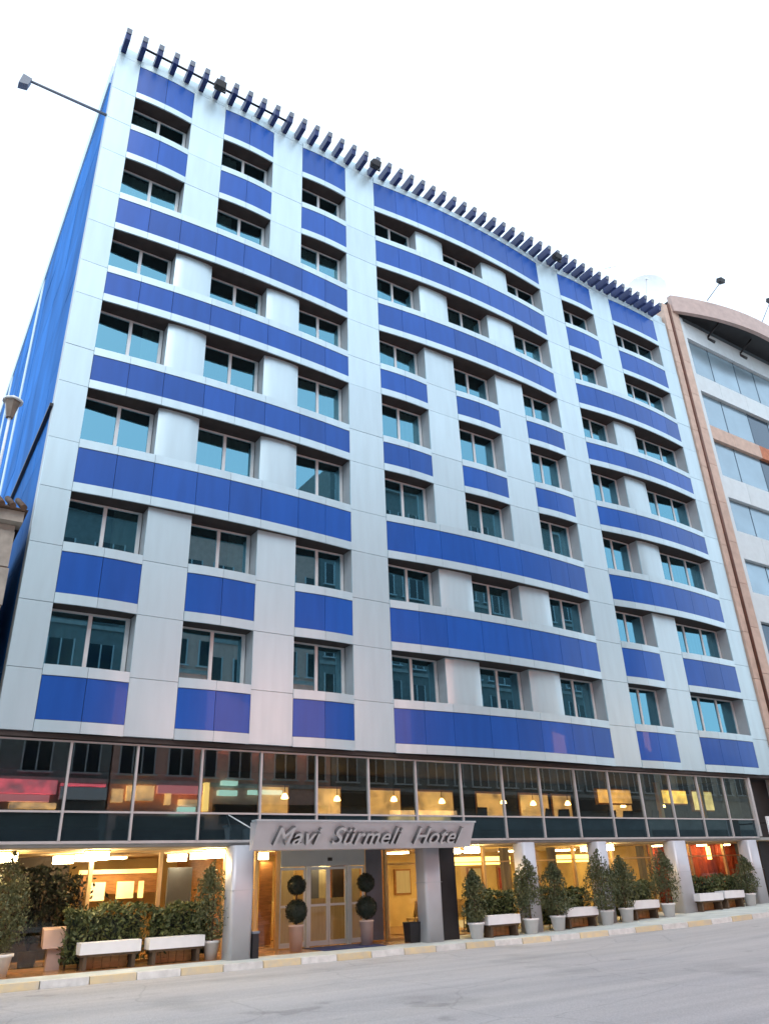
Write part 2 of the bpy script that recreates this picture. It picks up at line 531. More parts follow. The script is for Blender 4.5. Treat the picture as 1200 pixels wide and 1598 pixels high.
for S in SEC:
    cs = S['c']
    xa, xb = cs[0][0], cs[-1][1]
    xm, hw = (xa + xb) / 2, (xb - xa) / 2
    def bow(x, xm=xm, hw=hw, b=S['b']):
        return FY - b * max(0, 1 - ((x - xm) / hw) ** 2)
    allsplit = []
    for a, c in cs: allsplit += splits(a, c)
    for k in range(8):
        zs = TOP if k == 0 else sill(k)
        zl = head(k) if k < 7 else BOT
        if k in S['cont']:
            rowpanels(allsplit, bow, k)
            MB().strip(xa + 0.012, xb - 0.012, lambda x: bow(x) + 0.052, lambda x: FY + 0.60, zl + 0.012, zs - 0.012, 20).build('spandrel', M['soffit'], H)
        else:
            for a, c in cs:
                cm, ch = (a + c) / 2, (c - a) / 2
                yf = lambda x, cm=cm, ch=ch: FY - 0.055 * max(0, 1 - ((x - cm) / ch) ** 2)
                rowpanels(splits(a, c), yf, k)
                MB().strip(a + 0.012, c - 0.012, lambda x: yf(x) + 0.052, lambda x: FY + 0.60, zl + 0.012, zs - 0.012, 6).build('spandrel', M['soffit'], H)
    # piers between the windows of a section
    for (a0, c0), (a1, c1) in zip(cs, cs[1:]):
        k = 0
        while k < 8:
            if k in S['cont']:
                if k < 7:        # rounded pier tucked under the curved band
                    xm2, h2 = (c0 + a1) / 2, (a1 - c0) / 2
                    nxt = (k + 1) in S['cont']
                    z0 = sill(k + 1) - 0.02 if nxt else joint(k + 1)
                    yf = lambda x: FY + 0.005 + 0.06 * ((x - xm2) / h2) ** 4 if nxt else FY
                    MB().strip(c0 + 0.004, a1 - 0.004, yf, 0.05, z0 + G, head(k) + 0.01, 8).build('rounded_pier_panel', M['silver'], H)
                    MB().strip(c0 + 0.012, a1 - 0.012, lambda x: yf(x) + 0.055, lambda x: FY + 0.62, z0, head(k) + 0.01, 8).build('pier', M['silver_dk'], H)
                k += 1
            else:
                k0 = k
                while k < 8 and k not in S['cont']: k += 1
                top = TOP if k0 == 0 else joint(k0)
                bot = BOT if k == 8 else sill(k) - 0.02
                flatpanels(c0, a1, bot, top)
for a, c in PIL:
    flatpanels(a, c, BOT, TOP)

# windows
wmesh = {}
def window(a, c, z0, z1):
    wd, hh = c - a, z1 - z0
    key = (round(wd, 2), round(hh, 2))
    WY = 20.52
    nl = 3 if wd > 3 else 2
    loc = ((a + c) / 2, WY, z0)
    # sections: pane areas leave a wider blank jamb on the right, as built
    x0, x1 = -wd / 2, wd / 2
    fw = 0.055
    edges = [x0 + (x1 - x0) * i / nl for i in range(nl + 1)]
    if key not in wmesh:
        b = MB()
        b.box(x0, x1, 0, 0.09, 0, fw)
        b.box(x0, x1, 0.01, 0.09, hh - fw, hh)
        b.box(x0, x0 + fw, 0.002, 0.088, fw, hh - fw)
        b.box(x1 - 0.11, x1, 0.002, 0.088, fw, hh - fw)
        for e in edges[1:-1]:
            b.box(e - 0.05, e + 0.05, -0.004, 0.09, fw, hh - fw)
        fr = b.build('window', M['alu'], H, loc=(0, 0, 0))
        ps = []
        for i in range(nl):
            pa = edges[i] + (fw if i == 0 else 0.05)
            pc = edges[i + 1] - (0.11 if i == nl - 1 else 0.05)
            pw = (pc - pa) / 2
            pm = MB().box(-pw, pw, 0, 0.02, fw, hh - fw).build('pane', M['wglass'], fr, loc=(0, 0, 0))
            ps.append((pm, (pa + pc) / 2))
        wmesh[key] = (fr.data, [(p.data, px) for p, px in ps])
        for p, _ in ps: bpy.data.objects.remove(p)
        bpy.data.objects.remove(fr)
    fd, pl = wmesh[key]
    fr = bpy.data.objects.new('window', fd); col.objects.link(fr)
    fr.parent = H; fr.location = Vector(loc) - Vector(H['_w'])
    if random.random() < .62:             # a drawn or half-drawn curtain
        side = random.choice((-1, 1, 0, 0))
        cw = wd * (.92 if side == 0 else random.uniform(.25, .5))
        cx = 0 if side == 0 else side * (wd * .46 - cw / 2)
        b = MB()
        nn = max(8, int(cw / .07))
        for i in range(nn + 1):
            x = cx - cw / 2 + cw * i / nn
            y = .20 + .035 * math.sin(i * 1.9) + random.uniform(-.01, .01)
            b.v += [(x, y, 0), (x, y, hh - .02)]
        for i in range(nn):
            b.face([2 * i, 2 * i + 2, 2 * i + 3, 2 * i + 1], 0, True)
        cu = b.build('curtain', M['net'], H, loc=(0, 0, 0))
        cu.parent = fr; cu.location = (0, 0, 0)
    for pd, px in pl:
        p = bpy.data.objects.new('pane', pd); col.objects.link(p)
        p.parent = fr; p.location = (px, 0.035, 0)
        p.rotation_euler = (R(random.uniform(-0.5, 0.5)), 0, R(random.uniform(-0.5, 0.5)))
for S in SEC:
    for a, c in S['c']:
        for k in range(7):
            window(a + 0.012, c - 0.012, sill(k + 1) - 0.012, head(k) + 0.012)

# body, roof, side walls
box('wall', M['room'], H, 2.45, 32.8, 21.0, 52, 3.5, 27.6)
box('roof', M['concrete'], H, 2.3, 32.9, 20.1, 52, 27.62, 28.05)
box('parapet', M['silver'], H, 2.22, 32.9, 20.12, 20.24, 28.06, 28.62)
SX = 2.40
box('corner_strip', M['silver'], H, 2.21, 2.40, 20.06, 20.20, BOT, 28.0)
zj = [28.0] + [joint(k) for k in range(1, 8)] + [BOT]
bays = []
for y0, y1, n in ((20.22, 33.1, 6), (34.0, 42.3, 4), (43.3, 51.9, 4)):
    bays += [(y0 + (y1 - y0) * i / n, y0 + (y1 - y0) * (i + 1) / n) for i in range(n)]
for a, c in bays:
    for z1, z0 in zip(zj, zj[1:]):
        d = random.uniform(-.008, .008)
        box('blue_side_panel', M['blueskylit'], H, 2.23 + d, 2.44, a + 0.008, c - 0.008, z0 + 0.008, z1 - 0.008)
for a, c in ((33.1, 34.0), (42.3, 43.3)):
    for z1, z0 in zip(zj, zj[1:]):
        box('side_stripe', M['silver'], H, 2.19, 2.44, a, c, z0 + .006, z1 - .006)
box('side_coping', M['silver'], H, 2.17, 2.5, 21.0, 52, 27.5, 28.5)
box('side_gutter', M['dark'], H, 2.12, 2.22, 20.3, 51, 12.52, 12.62)

# roof fins
for i in range(50):
    X = 2.36 + 0.6 * i
    y0 = 19.30 + random.uniform(-.01, .01)
    f = MB()
    z = 28.10
    hw_, fh_ = .09, .44
    f.hexa([(X - hw_, y0 + .10, z), (X + hw_, y0 + .10, z), (X + hw_, 20.115, z), (X - hw_, 20.115, z),
            (X - hw_, y0, z + fh_), (X + hw_, y0, z + fh_), (X + hw_, 20.115, z + fh_), (X - hw_, 20.115, z + fh_)])
    fo = f.build('roof_fin', M['fin'], H)
    e_ = hw_ + .006
    MB().hexa([(X - e_, y0 + .02, z + .24), (X + e_, y0 + .02, z + .24), (X + e_, y0 + .05, z + .24), (X - e_, y0 + .05, z + .24),
               (X - e_, y0 - .03, z + fh_ + .006), (X + e_, y0 - .03, z + fh_ + .006), (X + e_, y0 - .002, z + fh_ + .006), (X - e_, y0 - .002, z + fh_ + .006)]).build('fin_cap', M['fincap'], fo)
MB().tube((2.9, 19.72, 28.49), (9.0, 19.72, 28.49), 0.045).build('roof_rail', M['dark'], H)

# mezzanine -------------------------------------------------------
MY = 20.22
box('band_soffit', M['soffit'], H, 2.22, 32.9, 20.06, 20.62, 3.34, 3.445)
box('floor_slab', M['concrete'], H, 2.3, 32.7, 20.30, 28, 0.93, 1.03)
box('soffit', M['ceil'], H, 2.3, 32.7, 20.35, 28, 0.90, 0.926)
box('mezzanine_ceiling', M['soffit'], H, 2.3, 31.2, 20.63, 28, 3.36, 3.48)
mull = [2.30, 3.98, 5.60, 7.30, 8.99, 10.70, 12.42, 14.12, 15.86, 17.58, 19.24, 20.92, 22.62, 24.32, 26.0, 27.68, 29.36, 31.0]
for z, h in ((3.30, .04), (1.70, .045), (1.03, .06)):
    box('transom', M['mull'], H, 2.25, 31.05, MY - .03, MY + .05, z - h / 2, z + h / 2)
for x in mull:
    box('mullion', M['mull'], H, x - .026, x + .026, MY - .055, MY + .045, 1.062, 3.278)
for a, c in zip(mull, mull[1:]):
    p = box('pane', M['mglass'], H, -(c - a) / 2 + .03, (c - a) / 2 - .03, 0, 0.012, 1.725, 3.278, loc=None)
    p.location = Vector(((a + c) / 2, MY + .015, 0)) - Vector(H['_w'])
    me = p.data
    for v in me.vertices: v.co += Vector(H['_w'])
    p.rotation_euler = (0, 0, R(random.uniform(-.5, .5)))
    q = box('spandrel_pane', M['dglass'], H, a + .03, c - .03, MY + .012, MY + .03, 1.064, 1.676)
box('corner_post', M['mull'], H, 31.0, 31.14, MY - .10, MY + .06, 1.062, 3.335)
box('mezzanine_back_wall', M['bluegrey'], H, 2.3, 32.7, 26.0, 26.2, 1.03, 3.36)
box('mezzanine_end_wall', M['bluegrey'], H, 32.75, 32.88, 20.7, 28, -1.7, 3.36)
# dining room alcoves behind the glass, their lamplight painted on as emission
for a, c, z0, z1, mm in ((25.0, 26.9, 2.50, 3.0, 'lampo'), (28.96, 30.5, 2.55, 3.06, 'glowo2'), (31.0, 32.3, 2.30, 3.06, 'glowd2')):
    al = box('painted_glow_alcove', M[mm], H, a, c, 22.9, 23.0, z0, z1)
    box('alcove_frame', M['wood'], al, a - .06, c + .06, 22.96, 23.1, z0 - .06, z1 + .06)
for i, x in enumerate((11.4, 13.5, 15.6, 17.9, 20.6, 22.4, 24.0, 27.6, 29.8)):
    y = 23.7 + .3 * (i % 2)
    pl_ = MB().lathe(x, y, [(.04, 2.62), (.10, 2.54), (.12, 2.46), (.02, 2.44)], 12).build('added_pendant', M['lampp'], H)  # pendants added to warm the dining wall
    MB().tube((x, y, 2.62), (x, y, 3.36), .012, n=5).build('lamp_cord', M['dark'], pl_)
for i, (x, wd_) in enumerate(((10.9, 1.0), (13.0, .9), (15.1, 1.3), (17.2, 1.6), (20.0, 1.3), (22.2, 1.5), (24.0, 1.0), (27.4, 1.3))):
    fr_ = box('painted_glow_panel', M['lampd'], H, x, x + wd_, 24.50, 24.56, 1.9, 2.9)  # lamp-lit wall patches put in as emission, with no lamp behind
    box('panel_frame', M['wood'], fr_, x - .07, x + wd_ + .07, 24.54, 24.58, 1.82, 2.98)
box('dining_wall', M['room'], H, 9.0, 32.7, 24.6, 24.7, 1.04, 3.35)
for a in (27.9, 30.7):
    box('lit_pillar', M['brass'], H, a, a + .18, 22.3, 22.48, 1.04, 3.3)

# ground floor ----------------------------------------------------
def column(x, w, y=20.0, d=0.55):
    r = 0.10
    b = MB()
    prof = []
    z0, z1 = gz(x) - 0.02, 0.925
    pts = []
    for cx, cy, t0 in ((w / 2 - r, -d / 2 + r, -90), (w / 2 - r, d / 2 - r, 0), (-w / 2 + r, d / 2 - r, 90), (-w / 2 + r, -d / 2 + r, 180)):
        for i in range(5):
            t = R(t0 + 22.5 * i)
            pts.append((x + cx + r * math.cos(t), y + d / 2 + cy + r * math.sin(t)))
    n_ = len(pts)
    b.v = [(p[0], p[1], z0) for p in pts] + [(p[0], p[1], z1) for p in pts]
    for i in range(n_):
        j = (i + 1) % n_
        b.face([i, j, n_ + j, n_ + i], 0, True)
    b.face(list(range(n_ - 1, -1, -1))); b.face([n_ + i for i in range(n_)])
    co = b.build('column', M['column'], H)
    # seam ring
    box('column_seam', M['silver_dk'], co, x - w / 2 - .003, x + w / 2 + .003, y - .003, y + d + .003, -0.12, -0.11)
for x, w in ((8.52, 0.60), (14.45, 0.58), (18.30, 0.55), (21.65, 0.5), (25.75, 0.72), (30.2, 0.62)):
    column(x, w)
GY = 21.7
box('lobby_floor', M['woodfloor'], H, 2.3, 15.6, 20.45, 28, -1.70, -1.632)
box('lobby_floor', M['woodfloor'], H, 15.6, 32.7, GY - .05, 28, -1.70, -1.615)
box('back_wall', M['goldwall'], H, 2.3, 32.7, 27.6, 27.8, -1.7, 0.9)
box('side_wall', M['goldwall'], H, 2.2, 2.3, 20.7, 28, -1.7, 3.36)
# shop glazing
gx = [2.35, 5.14, 6.90, 8.70, 9.60, 10.26]
gx2 = [13.88, 15.75, 17.75, 19.7, 21.9, 23.9, 26.1, 28.4, 30.6, 32.7]
def shopbay(a, c):
    p = box('shop_pane', M['sglass'], H, a + .035, c - .035, GY, GY + .012, gz(a) + .08, 0.86)
for arr in (gx, gx2):
    for a, c in zip(arr, arr[1:]): shopbay(a, c)
    for a in arr:
        box('frame_post', M['brass'], H, a - .045, a + .045, GY - .05, GY + .06, gz(a) - .02, 0.90)
    box('frame_head', M['brass'], H, arr[0], arr[-1], GY - .045, GY + .055, 0.862, 0.898)
    for a, c in zip(arr, arr[1:]):
        box('frame_rail', M['brass'], H, a + .046, c - .046, GY - .03, GY + .04, gz(a) - .02, gz(a) + .075)
        box('frame_transom', M['brass'], H, a + .046, c - .046, GY - .03, GY + .04, 0.40, 0.44) if arr is gx2 else None
# entrance portal: two fixed leaves, two sliding leaves
D = box('entrance_door', M['silver_dk'], H, 10.32, 13.08, GY - .10, GY + .12, 0.42, 0.86)
for a in (11.2, 12.55):
    box('door_post', M['alu'], D, a - .05, a + .05, GY - .08, GY + .08, -1.62, 0.42)
for a, c in ((10.32, 11.14), (11.26, 11.87), (11.89, 12.49), (12.61, 13.08)):
    lf = MB()
    lf.box(a, a + .05, GY - .03, GY + .03, -1.60, .40).box(c - .05, c, GY - .03, GY + .03, -1.60, .40)
    lf.box(a + .05, c - .05, GY - .028, GY + .028, -1.60, -1.48).box(a + .05, c - .05, GY - .028, GY + .028, .33, .40)
    lf.box(a + .05, c - .05, GY - .026, GY + .026, -.62, -.56)
    lf.build('door_leaf', M['alu'], D)
    box('door_glass', M['sglass'], D, a + .05, c - .05, GY - .005, GY + .007, -1.48, .33)
box('door_sensor', M['dark'], D, 11.82, 11.94, GY - .16, GY - .10, 0.55, 0.64)
for a in (10.29, 13.11):
    box('frame_post', M['brass'], H, a - .03, a + .03, GY - .06, GY + .13, -1.64, .89)
box('blue_grey_panel', M['bluegrey'], H, 13.16, 13.82, GY + .10, GY + .16, -1.6, .86)
# inner rooms
box('reception_screen', M['wood'], H, 5.9, 8.3, 25.9, 26.1, -0.1, 0.55)
box('reception_lintel', M['glowo2'], H, 5.8, 8.1, 25.82, 25.89, 0.44, 0.56)
for a, c in ((6.15, 6.6), (6.95, 7.45), (7.6, 7.75)):
    box('lit_niche', M['niche'], H, a, c, 25.84, 25.89, -.30 + random.random() * .1, .22)
box('curtain', M['bluegrey'], H, 7.72, 8.42, 23.5, 23.6, -1.6, .52)
box('dark_partition', M['soffit'], H, 2.4, 5.2, 24.4, 24.5, -1.6, .88)
box('inner_partition', M['wood'], H, 9.3, 9.42, 22.2, 27.5, -1.6, .88)
box('inner_partition', M['wood'], H, 14.9, 15.02, 23.4, 27.5, -1.6, .88)
for a, mm in ((10.6, 'wood'), (11.3, 'sheer'), (11.75, 'goldwall'), (12.2, 'bluegrey'), (12.6, 'sheer'), (13.1, 'soffit'), (13.7, 'sheer'), (14.3, 'wood')):
    box('inner_panel', M[mm], H, a, a + .40, 23.6, 23.68, -1.62, .62)
box('inner_screen', M['sheer'], H, 11.9, 13.9, 23.4, 23.45, -1.62, -.45)
box('ceiling_strip', M['lampy'], H, 11.2, 14.6, 23.45, 23.52, .66, .72)
box('reception_counter', M['goldwall'], H, 10.9, 13.2, 25.3, 25.9, -1.6, -.55)
for a, c, y in ((17.0, 20.4, 23.4), (22.4, 24.6, 23.4)):
    cv = box('cove_light', M['lampy'], H, a, c, y, y + .12, .36, .62)
# red pleated curtain of the right-hand bay
b = MB()
nx = 84
for i in range(nx + 1):
    x = 26.6 + 6.1 * i / nx
    y = 22.7 + 0.09 * math.sin(i * 1.55) + random.uniform(-.015, .015)
    b.v += [(x, y, -1.4), (x + random.uniform(-.02, .02), y, .88)]
for i in range(nx):
    k = 2 * i
    b.face([k, k + 2, k + 3, k + 1], 0, True)
b.build('red_curtain', M['red'], H)
box('partition', M['goldwall'], H, 26.2, 26.32, 22.0, 27.5, -1.6, .88)
box('black_panel', M['dark'], H, 14.86, 15.52, 20.35, 20.5, gz(15) - .01, .89)
# ceiling lamps under the slab and inside
def ceiling_light(x, y, wd, hh=.22, z1=.90):
    l = MB().box(x - wd / 2, x + wd / 2, y - wd * .35, y + wd * .35, z1 - hh, z1 - .04).build('ceiling_light', M['lampw'], H)
    MB().box(x - wd / 2 - .02, x + wd / 2 + .02, y - wd * .35 - .02, y + wd * .35 + .02, z1 - .04, z1).build('lamp_frame', M['brass'], l)
for x, y, wd in ((5.12, 21.15, .50), (8.15, 21.15, .46), (4.82, 23.5, .46), (7.94, 23.5, .46), (3.1, 21.2, .4), (16.9, 21.2, .40), (23.15, 21.2, .40), (12.7, 23.5, .46), (10.6, 23.5, .3)):
    ceiling_light(x, y, wd)
for x in (3.5, 6.5, 10.5, 13.2, 16.5, 19.0, 21.8, 24.8):
    ceiling_light(x, 25.0, .7, .08)
for x in (27.2, 28.6, 30.0, 31.6): ceiling_light(x, 22.25, .34, .08)
box('wall_lamp', M['lampy'], H, 30.55, 30.75, 22.42, 22.5, .3, .8)

for i, x in enumerate((4.0, 9.9, 16.6, 18.4, 20.2, 22.0, 23.6, 25.2)):
    pf = box('picture_frame', M['wood'], H, x - .38, x + .38, 27.52, 27.595, -.55, .35)
    box('picture', M['sheer'] if i % 2 else M['red'], pf, x - .32, x + .32, 27.50, 27.515, -.49, .29)
for x in (16.3, 18.7, 20.9, 23.0, 25.6):
    b = MB()
    for i in range(9):
        b.v += [(x + .06 * i, 22.0 + .03 * math.sin(i * 1.7), -1.55), (x + .06 * i, 22.0 + .03 * math.sin(i * 1.7), .84)]
    for i in range(8):
        b.face([2 * i, 2 * i + 2, 2 * i + 3, 2 * i + 1], 0, True)
    b.build('side_curtain', M['sheer'], H)
# canopy with the hotel's name --------------------------------------------
CB = box('entrance_canopy', M['canopy'], H, 8.80, 15.40, 19.58, 20.6, 0.80, 1.36)
cx0, cx1 = 8.46, 15.42
cyT, cyB, czT, czB = 19.12, 19.44, 1.43, 0.78
MB().hexa([(cx0, cyB, czB), (cx1, cyB, czB), (cx1, cyB + .12, czB), (cx0, cyB + .12, czB),
           (cx0, cyT, czT), (cx1, cyT, czT), (cx1, 19.56, czT), (cx0, 19.56, czT)]).build('canopy_fascia', M['canopy'], CB)
box('canopy_edge', M['silver_dk'], CB, cx0 - .03, cx1 + .03, cyT - .03, cyT + .3, czT + .002, czT + .05)
tilt = math.atan2(cyB - cyT, czT - czB)
def text(body, x, size, z, parent):
    """raised letters, each a mesh of its own, set out at the spacing of the whole word"""
    t = (z - czB) / (czT - czB)
    y = cyB + (cyT - cyB) * t - 0.066
    def mesh_of(word):
        cu = bpy.data.curves.new('letter', 'FONT')
        cu.body = word
        cu.size = size
        cu.shear = 0.28
        cu.extrude = 0.06
        cu.offset = 0.006
        cu.space_character = 1.08
        ob = bpy.data.objects.new('letter', cu)
        col.objects.link(ob)
        dg = bpy.context.evaluated_depsgraph_get()
        me = bpy.data.meshes.new_from_object(ob.evaluated_get(dg))
        bpy.data.objects.remove(ob)
        return me
    for i in range(len(body)):
        whole = mesh_of(body[:i + 1])
        me = mesh_of(body[i])
        dx = max(v.co.x for v in whole.vertices) - max(v.co.x for v in me.vertices)
        me.name = 'letter'
        me.materials.clear()
        me.materials.append(M['letter'])
        me.materials.append(M['letter_side'])
        me.update()
        for p in me.polygons:
            p.material_index = 0 if p.normal.z > 0.9 else 1
        ob = bpy.data.objects.new('letter', me)
        col.objects.link(ob)
        ob.parent = parent
        ob.location = Vector((x + dx, y, z)) - Vector(parent['_w'])
        ob.rotation_euler = (R(90) + tilt, 0, 0)
text('Mavi', 8.92, 0.66, 0.90, CB)
text('Sürmeli', 10.62, 0.66, 0.90, CB)
text('Hotel', 13.24, 0.66, 0.90, CB)
MB().tube((8.1, MY - .05, 1.66), (8.5, 19.6, 1.30), .016, n=6).build('stay_rod', M['alu'], CB)

# ------------------------------------------------------------------ right-hand neighbour
N = empty('neighbour_building', (39.0, 20.0, gz(39)), 'stone-edged building with pale and glazed bands under a curved overhang', 'building')
NX = 33.0
for k in range(14):
    z0 = -1.2 + k * 2.22
    box('stone_block', M['pinkstone'], N, 32.98, 33.42, 19.92, 20.5, z0, min(z0 + 2.2, 29.6))
    box('stone_block', M['pinkstone'], N, 33.62, 34.28, 19.86, 20.5, z0 + .3, min(z0 + 2.5, 29.7))
MB().tube((33.52, 19.9, -1.2), (33.52, 19.9, 29.7), .075).build('downpipe', M['pipe'], N)
box('pipe_recess', M['pipe'], N, 33.42, 33.62, 19.99, 20.5, -1.2, 29.7)
box('cream_edge', M['cream'], N, 34.30, 34.72, 19.96, 20.5, 2.9, 29.2)
box('wall', M['concrete'], N, 33.0, 48.0, 20.5, 40, -1.5, 29.4)
bands = [(29.15, 27.95), (25.40, 24.25), (21.95, 21.10), (18.80, 17.50), (15.55, 14.0), (12.2, 10.7), (8.9, 7.9)]
xsn = [34.72, 37.0, 39.5, 41.5, 43.6, 45.7, 47.8]
for j, (t, bt) in enumerate(bands):
    for a, c in zip(xsn, xsn[1:]):
        box('orange_band' if j == 2 else 'cream_band', M['orange'] if (j == 2 and a > 39) else (M['pinkstone'] if j == 2 else M['cream']), N, a + .008, c - .008, 20.08, 20.5, bt, t)
    nt_ = bt
    nb_ = bands[j + 1][0] if j + 1 < len(bands) else 4.4
    for i, (a, c) in enumerate(zip(xsn, xsn[1:])):
        m2_ = M['nglassd'] if (j in (1, 2) and 39 < a < 41) or (j > 4 and a > 34.5) else M['nglass']
        MB().box(a + .02, c - .02, 20.28, 20.34, nb_ + .02, nt_ - .02).build('glass_panel', m2_, N)
        box('glass_mullion', M['nglassd'], N, c - .014, c + .014, 20.26, 20.34, nb_ + .01, nt_ - .01)
box('window_band', M['nglass'], N, 34.72, 47.8, 20.2, 20.3, 29.17, 30.0)
box('brick_base', M['orange'], N, 33.9, 47.8, 20.0, 20.48, 4.5, 7.6)
box('shop_front', M['dark'], N, 31.45, 47.8, 20.6, 21.0, -1.4, 3.6)
box('shop_lintel', M['pinkstone'], N, 31.6, 47.8, 20.62, 21.1, 3.62, 4.45)
# overhanging curved fascia
def arc(x): return 19.75 - 1.35 * max(0, 1 - ((x - 41.0) / 7.3) ** 2)
MB().strip(33.72, 48.2, arc, 0.25, 29.20, 30.35, 24).build('curved_fascia', M['facia'], N)
MB().strip(33.75, 48.2, lambda x: arc(x) + .26, lambda x: 22.0, 29.62, 30.1, 24).build('overhang_soffit', M['dark'], N)
for x in (37.2, 40.4):
    br = MB(); br.tube((x, 20.1, 28.9), (x + .2, 19.3, 29.55), .06).tube((x - .1, 20.1, 28.75), (x + .5, 20.05, 28.7), .10)
    br.build('overhang_bracket', M['dark'], N)
SG = empty('shop_sign', (30.95, 19.35, 1.40), 'small white projecting sign at the edge of the dark passage', 'sign')
box('sign_board', M['white'], SG, 30.42, 31.2, 19.3, 19.36, 1.05, 1.75)
box('sign_arm', M['dark'], SG, 31.2, 31.5, 19.31, 19.35, 1.55, 1.6)
box('sign_arm', M['dark'], SG, 31.44, 31.5, 19.35, 20.6, 1.55, 1.6)

def floodlight(name, loc, label, group, base=None):
    e = empty(name, loc, label, 'floodlight', group)
    x, y, z = loc
    MB().hexa([(x - .2, y - .14, z + .0), (x + .2, y - .14, z + .0), (x + .2, y + .16, z + .12), (x - .2, y + .16, z + .12),
               (x - .2, y - .22, z + .24), (x + .2, y - .22, z + .24), (x + .2, y + .08, z + .36), (x - .2, y + .08, z + .36)]).build('lamp_housing', M['dark'], e)
    if base:
        MB().tube((x, y, z + .1), base, .03, n=6).build('pole', M['fincap'], e)
    else:
        MB().box(x - .24, x - .2, y - .03, y + .03, z - .06, z + .2).box(x + .2, x + .24, y - .03, y + .03, z - .06, z + .2).box(x - .24, x + .24, y - .03, y + .03, z - .1, z - .06).build('bracket', M['dark'], e)
    return e
floodlight('floodlight', (36.55, 18.1, 31.25), 'floodlight on the stone-edged building\'s curved fascia, nearer the hotel', 'floodlights on the curved fascia', (36.0, 18.9, 30.3))
floodlight('floodlight', (41.9, 18.1, 32.1), 'floodlight on the curved fascia, farther from the hotel', 'floodlights on the curved fascia', (40.8, 18.5, 30.3))
floodlight('floodlight', (5.92, 19.42, 27.95), 'black floodlight between roof fins above the narrow window columns near the corner', 'floodlights among the roof fins')
floodlight('floodlight', (13.05, 19.42, 27.98), 'black floodlight between roof fins above the long middle blue band', 'floodlights among the roof fins')
floodlight('floodlight', (23.9, 19.42, 28.0), 'black floodlight among the crowded roof fins near the far end', 'floodlights among the roof fins')

# lamp arm at the corner
A = empty('lamp_arm', (2.2, 20.3, 24.9), 'long thin arm with a small lamp reaching out from the blue side wall', 'lamp arm')
MB().tube((2.3, 20.4, 25.0), (-0.42, 19.95, 24.42), .055, .045).build('arm', M['fincap'], A)
MB().hexa([(-.62, 19.8, 23.98), (-.34, 19.8, 24.05), (-.34, 20.06, 24.05), (-.62, 20.06, 23.98),
           (-.55, 19.82, 24.48), (-.27, 19.82, 24.42), (-.27, 20.08, 24.42), (-.55, 20.08, 24.48)]).build('lamp_head', M['fincap'], A)
# dishes and antenna on the roof corner
def dish(loc, r, label):
    e = empty('satellite_dish', loc, label, 'satellite dish', 'satellite dishes on the roof')
    b = MB()
    ax = Vector((-0.72, -0.62, 0.12)).normalized()
    u = ax.orthogonal().normalized(); v = ax.cross(u)
    c = Vector(loc) + Vector((0, 0, 1.9))
    n = 20
    rings = [(0.02, 0), (.4, .04), (.75, .14), (1, .26)]
    for rr, d in rings:
        for i in range(n):
            t = 2 * math.pi * i / n
            b.v.append(tuple(c + (u * math.cos(t) + v * math.sin(t)) * rr * r + ax * d * r))
    for off, flip in ((0, False),):
        for j in range(3):
            for i in range(n):
                a, k = j * n + i, j * n + (i + 1) % n
                b.face([a, k, k + n, a + n], 0, True)
    b.build('reflector', M['dish'], e)
    MB().tube(loc, c, .04).build('mast', M['dish'], e)
    MB().tube(c - ax * 0, c + ax * r * .9, .015, n=6).box(*(q for p in ((c + ax * r * .9)[i] + d for i in range(3) for d in (-.06, .06)) for q in (p,))).build('feed_arm', M['dish'], e)
    return e
dish((30.9, 20.9, 28.05), .55, 'smaller pale satellite dish above the end of the roof fins')
dish((33.3, 20.9, 29.4), 1.15, 'larger pale satellite dish where the hotel roof meets the stone-edged building')
AN = empty('antenna', (29.6, 21.5, 28.05), 'thin tilted aerial rising behind the roof fins', 'antenna')
MB().tube((29.6, 21.5, 28.05), (29.9, 20.6, 31.6), .03, .02, n=6).tube((29.5, 20.75, 31.2), (30.2, 20.5, 31.5), .02, n=6).build('mast', M['dish'], AN)

# ------------------------------------------------------------------ left-hand neighbour and street lantern
O = empty('stone_house', (-2, 20.0, -1.64), 'old low stone house with brown tiled eaves beside the hotel', 'house')
box('wall', M['stone'], O, -12, 1.82, 20.02, 34, -1.7, 8.55)
for k in range(10):
    box('stone_course', M['stone'], O, 1.25, 1.86 - (k % 2) * .03, 19.96, 20.4, -1.6 + k * 1.0, -.64 + k * 1.0)
box('cornice', M['stone'], O, -12.1, 1.95, 19.75, 20.3, 8.56, 8.85)
rt = MB().hexa([(-12.2, 19.6, 8.86), (2.02, 19.6, 8.86), (2.02, 34, 8.86), (-12.2, 34, 8.86), (-12.2, 22.2, 10.6), (0.2, 22.2, 10.2), (0.2, 31, 10.2), (-12.2, 31, 10.6)]).build('roof', M['tile'], O)
for i in range(16):
    MB().tube((1.9 - i * .26, 19.58, 8.90), (1.85 - i * .26, 21.0, 9.72), .08, .08, n=8).build('roof_tile', M['tile'], O)
LN = empty('street_lantern', (1.15, 19.7, 8.9), 'small lantern on a pale pole above the tiled eaves by the blue side wall', 'lantern')
MB().tube((1.15, 19.7, 9.0), (1.15, 19.7, 11.5), .035).build('pole', M['dish'], LN)
MB().lathe(1.15, 19.7, [(.10, 11.45), (.21, 11.95)], 6, sq=True).build('lantern_body', mat('lantern_glass', (.16, .12, .09), rough=.3, noise=.3), LN)
MB().lathe(1.15, 19.7, [(.26, 11.95), (.26, 12.0), (.06, 12.06), (.04, 12.15)], 12).build('lantern_cap', M['dish'], LN)

